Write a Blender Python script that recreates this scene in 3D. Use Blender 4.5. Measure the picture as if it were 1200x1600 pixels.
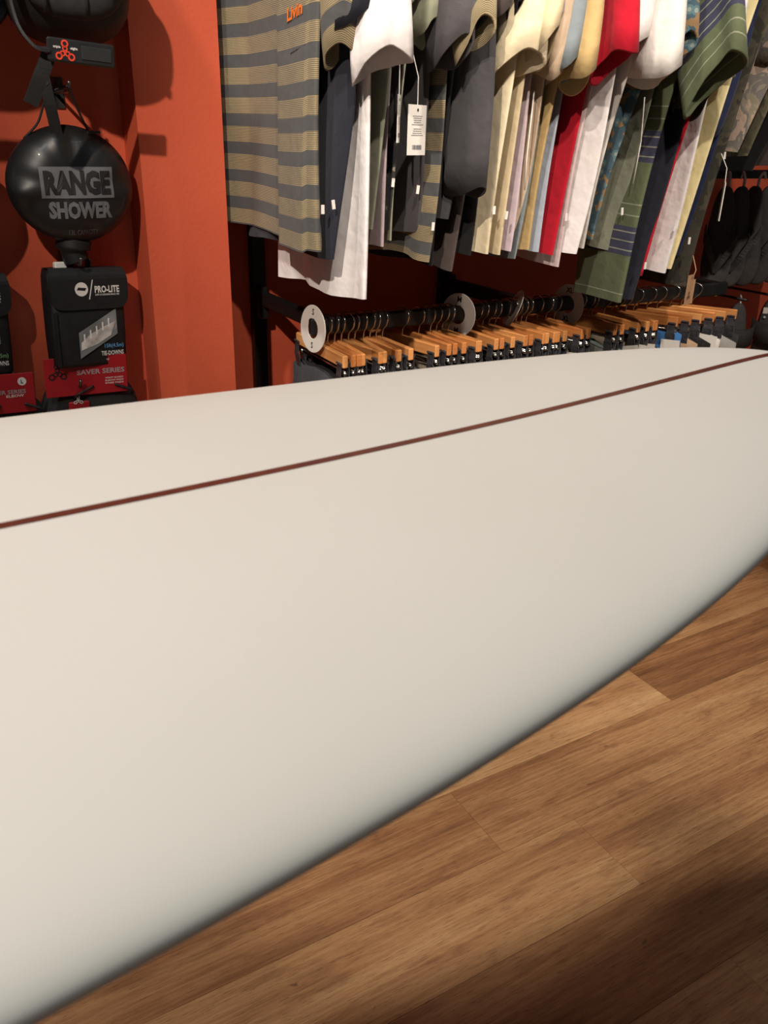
import bpy, math, random
from mathutils import Vector, Matrix
random.seed(7)
for o in list(bpy.data.objects): bpy.data.objects.remove(o, do_unlink=True)
scene = bpy.context.scene
COL = scene.collection
H = 1.33                                   # camera height above the floor

# ------------------------------------------------------------------ camera
P, A, RL = math.radians(24.4), math.radians(59.3), math.radians(1.5)
fw = Vector((math.cos(A)*math.cos(P), math.sin(A)*math.cos(P), -math.sin(P)))
r0 = Vector((math.sin(A), -math.cos(A), 0)); u0 = r0.cross(fw)
Rv = math.cos(RL)*r0 + math.sin(RL)*u0; Uv = -math.sin(RL)*r0 + math.cos(RL)*u0
cd = bpy.data.cameras.new('camera'); cam = bpy.data.objects.new('camera', cd); COL.objects.link(cam)
cd.sensor_fit = 'HORIZONTAL'; cd.sensor_width = 36; cd.lens = 39.0; cd.clip_start = .02
cam.matrix_world = Matrix(((Rv.x, Uv.x, -fw.x, 0), (Rv.y, Uv.y, -fw.y, 0), (Rv.z, Uv.z, -fw.z, H), (0, 0, 0, 1)))
cd.dof.use_dof = True; cd.dof.focus_distance = 1.75; cd.dof.aperture_fstop = 16
scene.camera = cam

# ------------------------------------------------------------------ light
wd = bpy.data.worlds.new('world'); scene.world = wd; wd.use_nodes = True
bg = wd.node_tree.nodes['Background']; bg.inputs[0].default_value = (.92, .96, 1.0, 1); bg.inputs[1].default_value = .05
def spot(loc, target, energy, size=100, blend=.6, radius=.025, col=(1, .86, .70)):
    l = bpy.data.lights.new('aimed_spot', 'SPOT'); l.energy = energy; l.spot_size = math.radians(size); l.spot_blend = blend
    l.shadow_soft_size = radius; l.color = col
    o = bpy.data.objects.new('aimed_spot', l); COL.objects.link(o); o.location = loc
    o.rotation_euler = (Vector(target)-Vector(loc)).to_track_quat('-Z', 'Y').to_euler()
    return o
# track over the aisle side, aimed at the wall and the racks
WARM = (1, .88, .76)
spot((-.80, -.25, 2.60), (.82, 1.63, 1.20), 215, 32, .95, col=WARM)
spot((.10, -.30, 2.60), (1.06, 1.28, 1.30), 125, 36, .8, col=WARM)
spot((1.00, -.30, 2.60), (1.38, 1.25, 1.36), 108, 50, .6, col=WARM)
# high lamp over the far side of the board: lights deck and floor, throws the board's soft shadow
spot((-.95, .74, 4.05), (.4, .75, .6), 250, 95, .4, .13, (1, .93, .84))
# two spots added to brighten the floor strip by the rack
spot((.80, .88, 2.62), (.85, 1.20, 0), 85, 27, .7, .04, (1, .90, .78))
spot((1.75, .92, 2.62), (1.90, 1.12, 0), 125, 33, .7, .04, (1, .90, .78))
# cool overhead fill, added to brighten the near half of the deck
pl = bpy.data.lights.new('overhead_fill', 'AREA'); pl.shape = 'RECTANGLE'; pl.size = 1.5; pl.size_y = .5; pl.energy = 14; pl.color = (.82, .92, 1.0)
po = bpy.data.objects.new('overhead_fill', pl); COL.objects.link(po); po.location = (.1, .1, 3.2)
scene.view_settings.view_transform = 'Standard'; scene.view_settings.look = 'None'
scene.view_settings.gamma = 1.0; scene.view_settings.use_curve_mapping = False
scene.view_settings.exposure = 0.0

# ------------------------------------------------------------------ helpers
ORI = {}
def srgb(r, g, b):
    f = lambda c: (c/255/12.92) if c/255 <= .04045 else ((c/255+.055)/1.055)**2.4
    return (f(r), f(g), f(b), 1)
def tag(o, label=None, cat=None, group=None, kind=None):
    if label: o['label'] = label
    if cat: o['category'] = cat
    if group: o['group'] = group
    if kind: o['kind'] = kind
    return o
def thing(name, label, cat, loc, group=None):
    o = bpy.data.objects.new(name, None); COL.objects.link(o); o.location = loc; o.empty_display_size = .05
    ORI[o.name] = Vector(loc); tag(o, label, cat, group); return o
def mesh(name, verts, faces, mat, parent=None, uv=None, smooth=True, loc=None):
    """verts in world space; parent's root location is taken off"""
    base = ORI[parent.name] if parent else (Vector(loc) if loc is not None else Vector((0, 0, 0)))
    me = bpy.data.meshes.new(name)
    me.from_pydata([tuple(Vector(v)-base) for v in verts], [], faces)
    if uv:
        ul = me.uv_layers.new(name='UVMap')
        for lp in me.loops: ul.data[lp.index].uv = uv[lp.vertex_index]
    if smooth: me.polygons.foreach_set('use_smooth', [True]*len(me.polygons))
    me.materials.append(mat); me.update()
    o = bpy.data.objects.new(name, me); COL.objects.link(o)
    if parent: o.parent = parent
    else: o.location = base
    ORI[o.name] = base
    return o
class MB:
    """collects simple shapes into one mesh"""
    def __init__(s): s.v = []; s.f = []
    def add(s, v, f):
        n = len(s.v); s.v += [Vector(p) for p in v]; s.f += [tuple(i+n for i in q) for q in f]; return s
    def box(s, c, d, rot=None, bev=0):
        c = Vector(c); x, y, z = [k/2 for k in d]; b = min(bev, x*.9, y*.9, z*.9)
        if b <= 0:
            v = [Vector((i*x, j*y, k*z)) for i in (-1, 1) for j in (-1, 1) for k in (-1, 1)]
            f = [(0, 1, 3, 2), (4, 6, 7, 5), (0, 4, 5, 1), (2, 3, 7, 6), (0, 2, 6, 4), (1, 5, 7, 3)]
        else:
            v = []; idx = {}
            for i in (-1, 1):
                for j in (-1, 1):
                    for k in (-1, 1):
                        for a in range(3):
                            e = [i*(x-b), j*(y-b), k*(z-b)]; e[a] = (i*x, j*y, k*z)[a]
                            idx[(i, j, k, a)] = len(v); v.append(Vector(e))
            f = []
            q = [(-1, -1), (1, -1), (1, 1), (-1, 1)]
            for a in range(3):
                o1, o2 = (a+1) % 3, (a+2) % 3
                for sg in (-1, 1):
                    l = []
                    for (m, n) in q:
                        t = [0, 0, 0]; t[a] = sg; t[o1] = m; t[o2] = n; l.append(idx[(*t, a)])
                    f.append(tuple(l if sg > 0 else l[::-1]))
                # edges along axis a
                for (m, n) in q:
                    l = []
                    for sg, which in ((-1, o1), (1, o1), (1, o2), (-1, o2)):
                        t = [0, 0, 0]; t[a] = sg; t[o1] = m; t[o2] = n; l.append(idx[(*t, which)])
                    f.append(tuple(l if m*n > 0 else l[::-1]))
            for i in (-1, 1):
                for j in (-1, 1):
                    for k in (-1, 1):
                        l = [idx[(i, j, k, a)] for a in range(3)]; f.append(tuple(l if i*j*k > 0 else l[::-1]))
        if rot: v = [rot @ p for p in v]
        return s.add([p+c for p in v], f)
    def tube(s, pts, r, n=8, caps=True):
        pts = [Vector(p) for p in pts]; m = len(pts); rr = r if isinstance(r, (list, tuple)) else [r]*m
        v = []; f = []; prev = None
        for i, p in enumerate(pts):
            t = (pts[min(i+1, m-1)]-pts[max(i-1, 0)]).normalized()
            if prev is None:
                a = Vector((0, 0, 1)) if abs(t.z) < .9 else Vector((1, 0, 0))
                prev = (a-t*a.dot(t)).normalized()
            else: prev = (prev-t*prev.dot(t)).normalized()
            b = t.cross(prev)
            for k in range(n):
                th = 2*math.pi*k/n; v.append(p+(prev*math.cos(th)+b*math.sin(th))*rr[i])
        for i in range(m-1):
            for k in range(n):
                k2 = (k+1) % n; f.append((i*n+k, i*n+k2, (i+1)*n+k2, (i+1)*n+k))
        if caps: f.append(tuple(range(n-1, -1, -1))); f.append(tuple((m-1)*n+k for k in range(n)))
        return s.add(v, f)
    def ribbon(s, pts, side, w, t):
        """flat strap along pts; side = width direction"""
        side = Vector(side).normalized(); pts = [Vector(p) for p in pts]; m = len(pts); v = []; f = []
        for i, p in enumerate(pts):
            d = (pts[min(i+1, m-1)]-pts[max(i-1, 0)]).normalized(); sd = (side-d*side.dot(d)).normalized(); n = d.cross(sd)
            for a, b in ((-1, -1), (1, -1), (1, 1), (-1, 1)): v.append(p+sd*(a*w/2)+n*(b*t/2))
        for i in range(m-1):
            for k in range(4):
                k2 = (k+1) % 4; f.append((i*4+k, i*4+k2, i*4+4+k2, i*4+4+k))
        f += [(3, 2, 1, 0), tuple((m-1)*4+k for k in range(4))]
        return s.add(v, f)
    def build(s, name, mat, parent=None, smooth=False, loc=None):
        o = mesh(name, s.v, s.f, mat, parent, None, smooth, loc); return o
def smooth_path(p, n=6):
    p = [Vector(q) for q in p]; o = []
    for i in range(len(p)-1):
        a, b, c, d = p[max(i-1, 0)], p[i], p[i+1], p[min(i+2, len(p)-1)]
        for k in range(n):
            t = k/n; o.append(.5*((2*b)+(c-a)*t+(2*a-5*b+4*c-d)*t*t+(3*b-a-3*c+d)*t**3))
    o.append(p[-1]); return o
def text_mesh(body, size, bold=0.0, sx=1.0, align='CENTER'):
    c = bpy.data.curves.new('t', 'FONT'); c.body = body; c.size = size; c.offset = bold; c.align_x = align; c.align_y = 'CENTER'
    c.resolution_u = 2
    o = bpy.data.objects.new('t', c); COL.objects.link(o)
    dg = bpy.context.evaluated_depsgraph_get(); dg.update()
    me = bpy.data.meshes.new_from_object(o.evaluated_get(dg))
    v = [(q.co.x*sx, q.co.y) for q in me.vertices]; f = [tuple(p.vertices) for p in me.polygons]
    bpy.data.objects.remove(o, do_unlink=True); bpy.data.curves.remove(c); bpy.data.meshes.remove(me)
    return v, f
def lettering(body, size, mat, parent, fn, bold=0.0, sx=1.0, align='CENTER', name='lettering'):
    v, f = text_mesh(body, size, bold, sx, align)
    return mesh(name, [fn(a, b) for a, b in v], f, mat, parent, None, False)

# ------------------------------------------------------------------ materials
MATS = {}
def nodes(name):
    m = bpy.data.materials.new(name); m.use_nodes = True; nt = m.node_tree
    return m, nt, nt.nodes['Principled BSDF']
def N(nt, t, **k):
    n = nt.nodes.new(t)
    for a, b in k.items():
        if a.startswith('i_'): n.inputs[int(a[2:])].default_value = b
        else: setattr(n, a, b)
    return n
def mix(nt, fac, a, b, mode='MIX'):
    m = nt.nodes.new('ShaderNodeMix'); m.data_type = 'RGBA'; m.blend_type = mode
    for s, v in ((m.inputs[0], fac), (m.inputs[6], a), (m.inputs[7], b)):
        if hasattr(v, 'is_linked'): nt.links.new(v, s)
        else: s.default_value = v
    return m.outputs[2]
def math_(nt, op, a, b=0.0, c=0.0):
    m = nt.nodes.new('ShaderNodeMath'); m.operation = op
    for s, v in zip(m.inputs, (a, b, c)):
        if hasattr(v, 'is_linked'): nt.links.new(v, s)
        else: s.default_value = v
    return m.outputs[0]
def ramp(nt, fac, stops, interp='LINEAR'):
    r = nt.nodes.new('ShaderNodeValToRGB'); r.color_ramp.interpolation = interp
    e = r.color_ramp.elements
    while len(e) < len(stops): e.new(.5)
    for el, (p, c) in zip(e, stops): el.position = p; el.color = c
    nt.links.new(fac, r.inputs[0]); return r.outputs[0]
def bump(nt, b, height, dist, strength=.5):
    n = nt.nodes.new('ShaderNodeBump'); n.inputs['Strength'].default_value = strength; n.inputs['Distance'].default_value = dist
    nt.links.new(height, n.inputs['Height']); nt.links.new(n.outputs[0], b.inputs['Normal'])
def plain(name, col, rough=.5, metal=0.0, noise=0.0, scale=40, coat=0.0, spec=.5):
    if name in MATS: return MATS[name]
    m, nt, b = nodes(name); b.inputs['Roughness'].default_value = rough; b.inputs['Metallic'].default_value = metal
    b.inputs['Specular IOR Level'].default_value = spec; b.inputs['Coat Weight'].default_value = coat
    tc = N(nt, 'ShaderNodeTexCoord'); n = N(nt, 'ShaderNodeTexNoise'); n.inputs['Scale'].default_value = scale; n.inputs['Detail'].default_value = 3
    nt.links.new(tc.outputs['Object'], n.inputs['Vector'])
    d = max(noise, .03); c2 = tuple(min(1, k*(1-d)) for k in col[:3])+(1,); c1 = tuple(min(1, k*(1+d*.5)) for k in col[:3])+(1,)
    nt.links.new(ramp(nt, n.outputs['Fac'], [(.35, c2), (.65, c1)]), b.inputs['Base Color'])
    MATS[name] = m; return m
def cloth(name, col, rough=.92, pattern=None, cols=None):
    if name in MATS: return MATS[name]
    m, nt, b = nodes(name); b.inputs['Roughness'].default_value = rough; b.inputs['Specular IOR Level'].default_value = .15
    b.inputs['Sheen Weight'].default_value = .08
    uv = N(nt, 'ShaderNodeUVMap'); sep = N(nt, 'ShaderNodeSeparateXYZ'); nt.links.new(uv.outputs[0], sep.inputs[0])
    tc = N(nt, 'ShaderNodeTexCoord')
    n = N(nt, 'ShaderNodeTexNoise'); n.inputs['Scale'].default_value = 14; n.inputs['Detail'].default_value = 4; nt.links.new(tc.outputs['Object'], n.inputs['Vector'])
    v = sep.outputs[1]; base = None
    if pattern == 'olive_stripe':
        ph = math_(nt, 'FRACT', math_(nt, 'DIVIDE', v, .0468)); wide = math_(nt, 'GREATER_THAN', ph, .56)
        fine = math_(nt, 'GREATER_THAN', math_(nt, 'FRACT', math_(nt, 'DIVIDE', v, .0025)), .45)
        tan = mix(nt, fine, srgb(94, 85, 66), srgb(164, 147, 112)); base = mix(nt, wide, tan, srgb(78, 78, 78))
    elif pattern == 'green_stripe':
        ph = math_(nt, 'FRACT', math_(nt, 'DIVIDE', math_(nt, 'ADD', v, cols or 0.0), .165))
        band = math_(nt, 'MULTIPLY', math_(nt, 'GREATER_THAN', ph, .30), math_(nt, 'LESS_THAN', ph, .62))
        base = mix(nt, band, srgb(98, 106, 76), srgb(64, 64, 86))
        for p in (.36, .46, .56, .74, .86):
            l = math_(nt, 'LESS_THAN', math_(nt, 'ABSOLUTE', math_(nt, 'SUBTRACT', ph, p)), .0065); base = mix(nt, l, base, srgb(150, 152, 130))
    elif pattern == 'camo':
        w = N(nt, 'ShaderNodeTexNoise'); w.inputs['Scale'].default_value = 22; w.inputs['Detail'].default_value = 3; w.inputs['Distortion'].default_value = .6
        nt.links.new(tc.outputs['Object'], w.inputs['Vector'])
        base = ramp(nt, w.outputs['Fac'], [(0, cols[0]), (.43, cols[1]), (.53, cols[2]), (.62, cols[0])], 'CONSTANT')
    elif pattern == 'floral':
        w = N(nt, 'ShaderNodeTexVoronoi'); w.inputs['Scale'].default_value = 55; nt.links.new(tc.outputs['Object'], w.inputs['Vector'])
        base = ramp(nt, w.outputs['Distance'], [(0, cols[2]), (.2, cols[1]), (.4, cols[0])], 'CONSTANT')
        w2 = N(nt, 'ShaderNodeTexNoise'); w2.inputs['Scale'].default_value = 45; nt.links.new(tc.outputs['Object'], w2.inputs['Vector'])
        base = mix(nt, math_(nt, 'GREATER_THAN', w2.outputs['Fac'], .58), base, cols[3])
    elif pattern == 'vstripe':
        u = sep.outputs[0]; s = math_(nt, 'GREATER_THAN', math_(nt, 'FRACT', math_(nt, 'DIVIDE', u, .012)), .5)
        base = mix(nt, s, cols[0], cols[1])
    dk = tuple(k*.86 for k in col[:3])+(1,)
    if base is None: base = ramp(nt, n.outputs['Fac'], [(.3, dk), (.7, col)])
    else: base = mix(nt, math_(nt, 'MULTIPLY', n.outputs['Fac'], .3), base, (.05, .05, .05, 1))
    nt.links.new(base, b.inputs['Base Color'])
    w = N(nt, 'ShaderNodeTexWave'); w.inputs['Scale'].default_value = 420; w.bands_direction = 'DIAGONAL'; nt.links.new(tc.outputs['Object'], w.inputs['Vector'])
    n2 = N(nt, 'ShaderNodeTexNoise'); n2.inputs['Scale'].default_value = 38; n2.inputs['Detail'].default_value = 2; nt.links.new(tc.outputs['Object'], n2.inputs['Vector'])
    hgt = math_(nt, 'ADD', math_(nt, 'MULTIPLY', w.outputs['Fac'], .05), n2.outputs['Fac'])
    bump(nt, b, hgt, .006, .45)
    MATS[name] = m; return m
def paint():
    m, nt, b = nodes('wall_paint'); b.inputs['Roughness'].default_value = .62; b.inputs['Specular IOR Level'].default_value = .3
    tc = N(nt, 'ShaderNodeTexCoord')
    n = N(nt, 'ShaderNodeTexNoise'); n.inputs['Scale'].default_value = 5; n.inputs['Detail'].default_value = 5; nt.links.new(tc.outputs['Object'], n.inputs['Vector'])
    nt.links.new(ramp(nt, n.outputs['Fac'], [(.3, srgb(196, 84, 56)), (.7, srgb(204, 92, 62))]), b.inputs['Base Color'])
    n2 = N(nt, 'ShaderNodeTexNoise'); n2.inputs['Scale'].default_value = 130; n2.inputs['Detail'].default_value = 3; nt.links.new(tc.outputs['Object'], n2.inputs['Vector'])
    bump(nt, b, n2.outputs['Fac'], .002, .25); return m
def wood_floor():
    m, nt, b = nodes('plank_wood'); b.inputs['Roughness'].default_value = .48; b.inputs['Specular IOR Level'].default_value = .35
    tc = N(nt, 'ShaderNodeTexCoord'); oi = N(nt, 'ShaderNodeObjectInfo')
    off = N(nt, 'ShaderNodeVectorMath', operation='ADD'); cmb = N(nt, 'ShaderNodeCombineXYZ')
    nt.links.new(math_(nt, 'MULTIPLY', oi.outputs['Random'], 37.0), cmb.inputs[0]); nt.links.new(math_(nt, 'MULTIPLY', oi.outputs['Random'], 11.0), cmb.inputs[1])
    nt.links.new(tc.outputs['Object'], off.inputs[0]); nt.links.new(cmb.outputs[0], off.inputs[1])
    def noise(sx, sy, scale, detail, dist=0.0):
        mp = N(nt, 'ShaderNodeMapping'); mp.inputs['Scale'].default_value = (sx, sy, 1); nt.links.new(off.outputs[0], mp.inputs[0])
        n = N(nt, 'ShaderNodeTexNoise'); n.inputs['Scale'].default_value = scale; n.inputs['Detail'].default_value = detail; n.inputs['Distortion'].default_value = dist
        n.inputs['Roughness'].default_value = .62
        nt.links.new(mp.outputs[0], n.inputs['Vector']); return n.outputs['Fac']
    strips = noise(.5, 8, 1.6, 3, .5); grain = noise(2.6, 70, 2.2, 12, .15); blot = noise(2.2, 9, 3, 9, .5); fine = noise(9, 230, 3, 5)
    tone = math_(nt, 'ADD', math_(nt, 'MULTIPLY', strips, .55), math_(nt, 'MULTIPLY', grain, .45))
    tone = math_(nt, 'ADD', tone, math_(nt, 'MULTIPLY', math_(nt, 'SUBTRACT', oi.outputs['Color'], .5), .30))
    c = ramp(nt, tone, [(.25, srgb(116, 78, 50)), (.43, srgb(158, 112, 74)), (.55, srgb(184, 138, 94)), (.72, srgb(208, 168, 120))])
    c = mix(nt, ramp(nt, blot, [(.52, (0, 0, 0, 1)), (.72, (.55, .55, .55, 1))]), c, srgb(112, 70, 44))
    c = mix(nt, ramp(nt, fine, [(.55, (0, 0, 0, 1)), (.68, (.8, .8, .8, 1))]), c, srgb(84, 52, 32))
    kn = noise(5, 16, 2.4, 3, .4); c = mix(nt, ramp(nt, kn, [(.70, (0, 0, 0, 1)), (.77, (.85, .85, .85, 1))]), c, srgb(58, 36, 24))
    nt.links.new(c, b.inputs['Base Color']); bump(nt, b, math_(nt, 'ADD', grain, math_(nt, 'MULTIPLY', fine, .6)), .0015, .35)
    return m
def hanger_wood():
    m, nt, b = nodes('hanger_wood'); b.inputs['Roughness'].default_value = .38
    tc = N(nt, 'ShaderNodeTexCoord'); oi = N(nt, 'ShaderNodeObjectInfo')
    mp = N(nt, 'ShaderNodeMapping'); mp.inputs['Scale'].default_value = (60, 6, 90); nt.links.new(tc.outputs['Object'], mp.inputs[0])
    n = N(nt, 'ShaderNodeTexNoise'); n.inputs['Scale'].default_value = 2; n.inputs['Detail'].default_value = 4; nt.links.new(mp.outputs[0], n.inputs['Vector'])
    t = math_(nt, 'ADD', math_(nt, 'MULTIPLY', n.outputs['Fac'], .6), math_(nt, 'MULTIPLY', oi.outputs['Random'], .4))
    nt.links.new(ramp(nt, t, [(.2, srgb(168, 96, 50)), (.5, srgb(206, 136, 76)), (.8, srgb(228, 166, 104))]), b.inputs['Base Color']); return m
def resin():
    m, nt, b = nodes('white_resin'); b.inputs['Roughness'].default_value = .55; b.inputs['Specular IOR Level'].default_value = .22
    b.inputs['Subsurface Weight'].default_value = .12; b.inputs['Subsurface Radius'].default_value = (.02, .016, .012); b.inputs['Subsurface Scale'].default_value = .6
    tc = N(nt, 'ShaderNodeTexCoord'); n = N(nt, 'ShaderNodeTexNoise'); n.inputs['Scale'].default_value = 2.5; n.inputs['Detail'].default_value = 3
    nt.links.new(tc.outputs['Object'], n.inputs['Vector'])
    nt.links.new(ramp(nt, n.outputs['Fac'], [(.3, srgb(232, 226, 212)), (.7, srgb(238, 233, 222))]), b.inputs['Base Color']); return m
WALL, PLANK, HWOOD, RESIN = paint(), wood_floor(), hanger_wood(), resin()
BLACKM = plain('black_powder_coat', srgb(24, 23, 23), .45, 0, .1)
CHROME = plain('chrome_wire', srgb(190, 186, 178), .22, 1.0)
DARKCH = plain('dark_chrome', srgb(84, 84, 88), .25, .45, .4, 90, .5)
NYLON = plain('black_nylon', srgb(22, 22, 23), .6, 0, .25, 90)
VINYL = plain('black_vinyl', srgb(27, 27, 28), .42, 0, .2, 30, .2)
CHARC = plain('charcoal_padding', srgb(44, 43, 43), .8, 0, .2, 120)
WHITE = plain('white_plastic', srgb(226, 222, 214), .45)
PAPER = plain('white_card', srgb(222, 216, 208), .8)
KRAFT = plain('kraft_card', srgb(176, 136, 100), .85, 0, .1)
GREYINK = plain('grey_print', srgb(104, 104, 106), .6)
INKBLACK = plain('black_ink', srgb(24, 24, 26), .6)
REDINK = plain('orange_red_print', srgb(220, 62, 36), .5)
REDCARD = plain('red_card', srgb(168, 26, 34), .4, 0, .1, 20, .2)
YELLOW = plain('yellow_card', srgb(226, 176, 40), .6)
BLUEINK = plain('blue_print', srgb(96, 156, 196), .6)
GREENINK = plain('green_print', srgb(110, 160, 100), .6)
RUBBER = plain('dark_rubber', srgb(66, 64, 63), .8, 0, .2, 80)
CLEAR = plain('milky_plastic', srgb(190, 190, 196), .3)

# ------------------------------------------------------------------ setting
FB = MB()
FB.box((1.2, .55, -.03), (5.6, 2.9, .03))
floor = FB.build('floor', plain('floor_base', srgb(60, 38, 24), .8), None, False, (0, 0, 0)); tag(floor, kind='structure')
PW, PL = .1945, 1.22
ends = {0: .871, 1: 1.06, -1: .35, 2: .25, 3: 1.08, -2: 1.21}
proto = MB().box((PL/2, -PW/2, -.0065), (PL-.0004, PW-.0004, .013), None, .0004).build('plank', PLANK, floor, False); proto_me = proto.data
first = True
for r in range(-4, 10):
    y1 = 1.1465-PW*r
    e = ends.get(r, (r*.47) % PL)
    for k in range(-3, 4):
        x = e+k*PL
        if x > 3.9 or x < -1.7: continue
        if first: o = proto; first = False
        else:
            o = proto.copy(); COL.objects.link(o); o.parent = floor
        o.location = (x, y1, 0)
        tn = {(0, .871-PL): .42, (0, .871): .55, (1, 1.06-PL): .72, (1, 1.06): .50, (2, .25): .30, (3, 1.08-PL): .40, (3, 1.08): .62, (-1, .35): .75, (-2, 1.21): .6}.get((r, round(x, 3)), None)
        if tn is None: tn = [v for kk, v in {(0, -.349): .42, (1, -.16): .72, (3, -.14): .4}.items() if kk == (r, round(x, 3))] or random.random()
        tn = tn[0] if isinstance(tn, list) else tn
        o.color = (tn, tn, tn, 1)
def wallbox(name, lo, hi, mat=WALL):
    lo, hi = Vector(lo), Vector(hi)
    return tag(MB().box((lo+hi)/2, hi-lo).build(name, mat, None, False, (lo+hi)/2), kind='structure')
wallbox('wall_left', (-1.6, 1.68, 0), (.424, 1.95, 4.25))
wallbox('wall_column', (.424, 1.58, 0), (.578, 1.95, 4.25))
wallbox('wall_back', (.578, 1.82, 0), (4.0, 1.95, 4.25))
wallbox('ceiling', (-1.6, -.9, 4.25), (4.0, 1.95, 4.35), plain('ceiling_paint', srgb(200, 196, 190), .9))

# ------------------------------------------------------------------ surfboard
bd_yaw, bd_y0, bd_z0, x1_, k_, pw_, s0_, L_, q_, tt_, brl_ = .0620, .5019, -.2176+H, .0672, .0770, 2.4183, -.5042, .8288, 2.8171, .046, .0594
TAIL = -2.05
def bsec(s):
    u = min(1, max(0, (s-s0_)/(L_-s0_))); ub = min(1, max(0, (s0_-s)/2.2))
    w = .29*math.sqrt(max(0, 1-u**q_))*(1-.45*ub**2)
    if s < TAIL+.12: w *= math.sqrt(max(0, 1-((TAIL+.12-s)/.12)**2))*.75+.25*max(0, 1-((TAIL+.12-s)/.12)**6)
    zc = bd_z0+k_*max(0, s-x1_)**pw_+.03*max(0, -1.0-s)**2
    th = min(1, .35+.65*math.sqrt(max(0, 1-u**3)))
    if s < -1.2: th *= 1-.4*((-1.2-s)/.85)**2
    return w, zc, th
def bpt(s, ph, lift=0.0):
    w, zc, th = bsec(s); c, sn = math.cos(ph), math.sin(ph)
    Y = w*math.copysign(abs(c)**.95, c); Z = (tt_*max(0, sn)-.03*max(0, -sn)**.8)*th+lift
    Y, Z = Y*math.cos(brl_)-Z*math.sin(brl_), Y*math.sin(brl_)+Z*math.cos(brl_)
    cy, sy = math.cos(bd_yaw), math.sin(bd_yaw)
    return Vector((s*cy-Y*sy, bd_y0+s*sy+Y*cy, Z+zc-tt_))
board = thing('surfboard', 'long glossy white surfboard with dark red-brown centre stringer lying across the foreground', 'surfboard', bpt(-.6, -math.pi/2))
ns, nph = 150, 64
def skew(t): return t
ss = [TAIL+(L_-TAIL)*(.5-.5*math.cos(math.pi*i/ns)) for i in range(ns+1)]
ss = sorted(set([round(TAIL+.0005+(L_-TAIL-.001)*(1-(1-i/ns)**1.8), 5) for i in range(ns+1)]))
V = []; Fc = []
phs = []
for j in range(nph):                       # finer near the rails
    t = j/nph*2*math.pi; phs.append(t-.22*math.sin(2*t))
for s in ss: V += [bpt(s, p) for p in phs]
m = len(ss)
for i in range(m-1):
    for j in range(nph):
        j2 = (j+1) % nph; Fc.append((i*nph+j, (i+1)*nph+j, (i+1)*nph+j2, i*nph+j2))
Fc.append(tuple(range(nph))); Fc.append(tuple((m-1)*nph+j for j in range(nph-1, -1, -1)))
mesh('board_body', V, Fc, RESIN, board)
V = []; Fc = []
for s in ss:
    w = bsec(s)[0]; hw = .0036; a = math.pi/2
    d = math.acos(min(1, (hw/max(w, .01))**(1/.95)))
    for p, lf in ((math.pi-d, -.002), (math.pi-d, .0004), (d, .0004), (d, -.002)): V.append(bpt(s, p, lf))
for i in range(m-1):
    for j in range(3): Fc.append((i*4+j, i*4+j+1, i*4+5+j, i*4+4+j))
st = mesh('stringer', V, Fc, plain('stringer_wood', srgb(112, 54, 40), .4, 0, .2, 60), board, None, False); tag(st, 'dark red-brown stringer strip')
# padded stands holding the board up
for i, sx in enumerate((-.42, -1.45)):
    c = bpt(sx, -math.pi/2); zt = c.z-.001
    stnd = thing('board_stand', ('black padded stand under the middle of the surfboard', 'black padded stand under the tail of the surfboard')[i], 'stand', (c.x, c.y, 0), 'stands under the surfboard')
    MB().box((c.x, c.y, zt-.02), (.06, .44, .04), None, .012).build('pad', plain('foam_pad', srgb(40, 40, 42), .9), stnd)
    for sy in (-1, 1):
        MB().tube([(c.x, c.y+sy*.17, zt-.04), (c.x, c.y+sy*.2, .02)], .016).build('leg', BLACKM, stnd, True)
        MB().box((c.x, c.y+sy*.2, .0125), (.36, .045, .025), None, .006).build('foot', BLACKM, stnd)

# ------------------------------------------------------------------ clothes rack
RY, RZ = 1.461, .988                      # lower rail axis
rack = thing('clothes_rack', 'black wall-mounted two-tier metal rack with uprights, arms and rails', 'rack', (1.25, 1.80, 0))
for ux in (.725, 1.235, 1.86):
    MB().box((ux, 1.807, 1.2), (.032, .024, 2.3), None, .002).build('upright', BLACKM, rack)
for ux in (.725, 1.235, 1.86):
    for zz in (RZ, 1.93):
        b = MB().box((ux, (1.80+RY)/2, zz), (.016, 1.80-RY, .032), None, .003)
        b.box((ux, 1.785, zz-.01), (.022, .03, .07), None, .003); b.build('arm', BLACKM, rack)
MB().box((1.285, RY, RZ), (1.19, .015, .032), None, .003).build('rail', BLACKM, rack)
MB().box((1.42, RY, 1.93), (1.50, .015, .032), None, .003).build('rail', BLACKM, rack)

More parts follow.
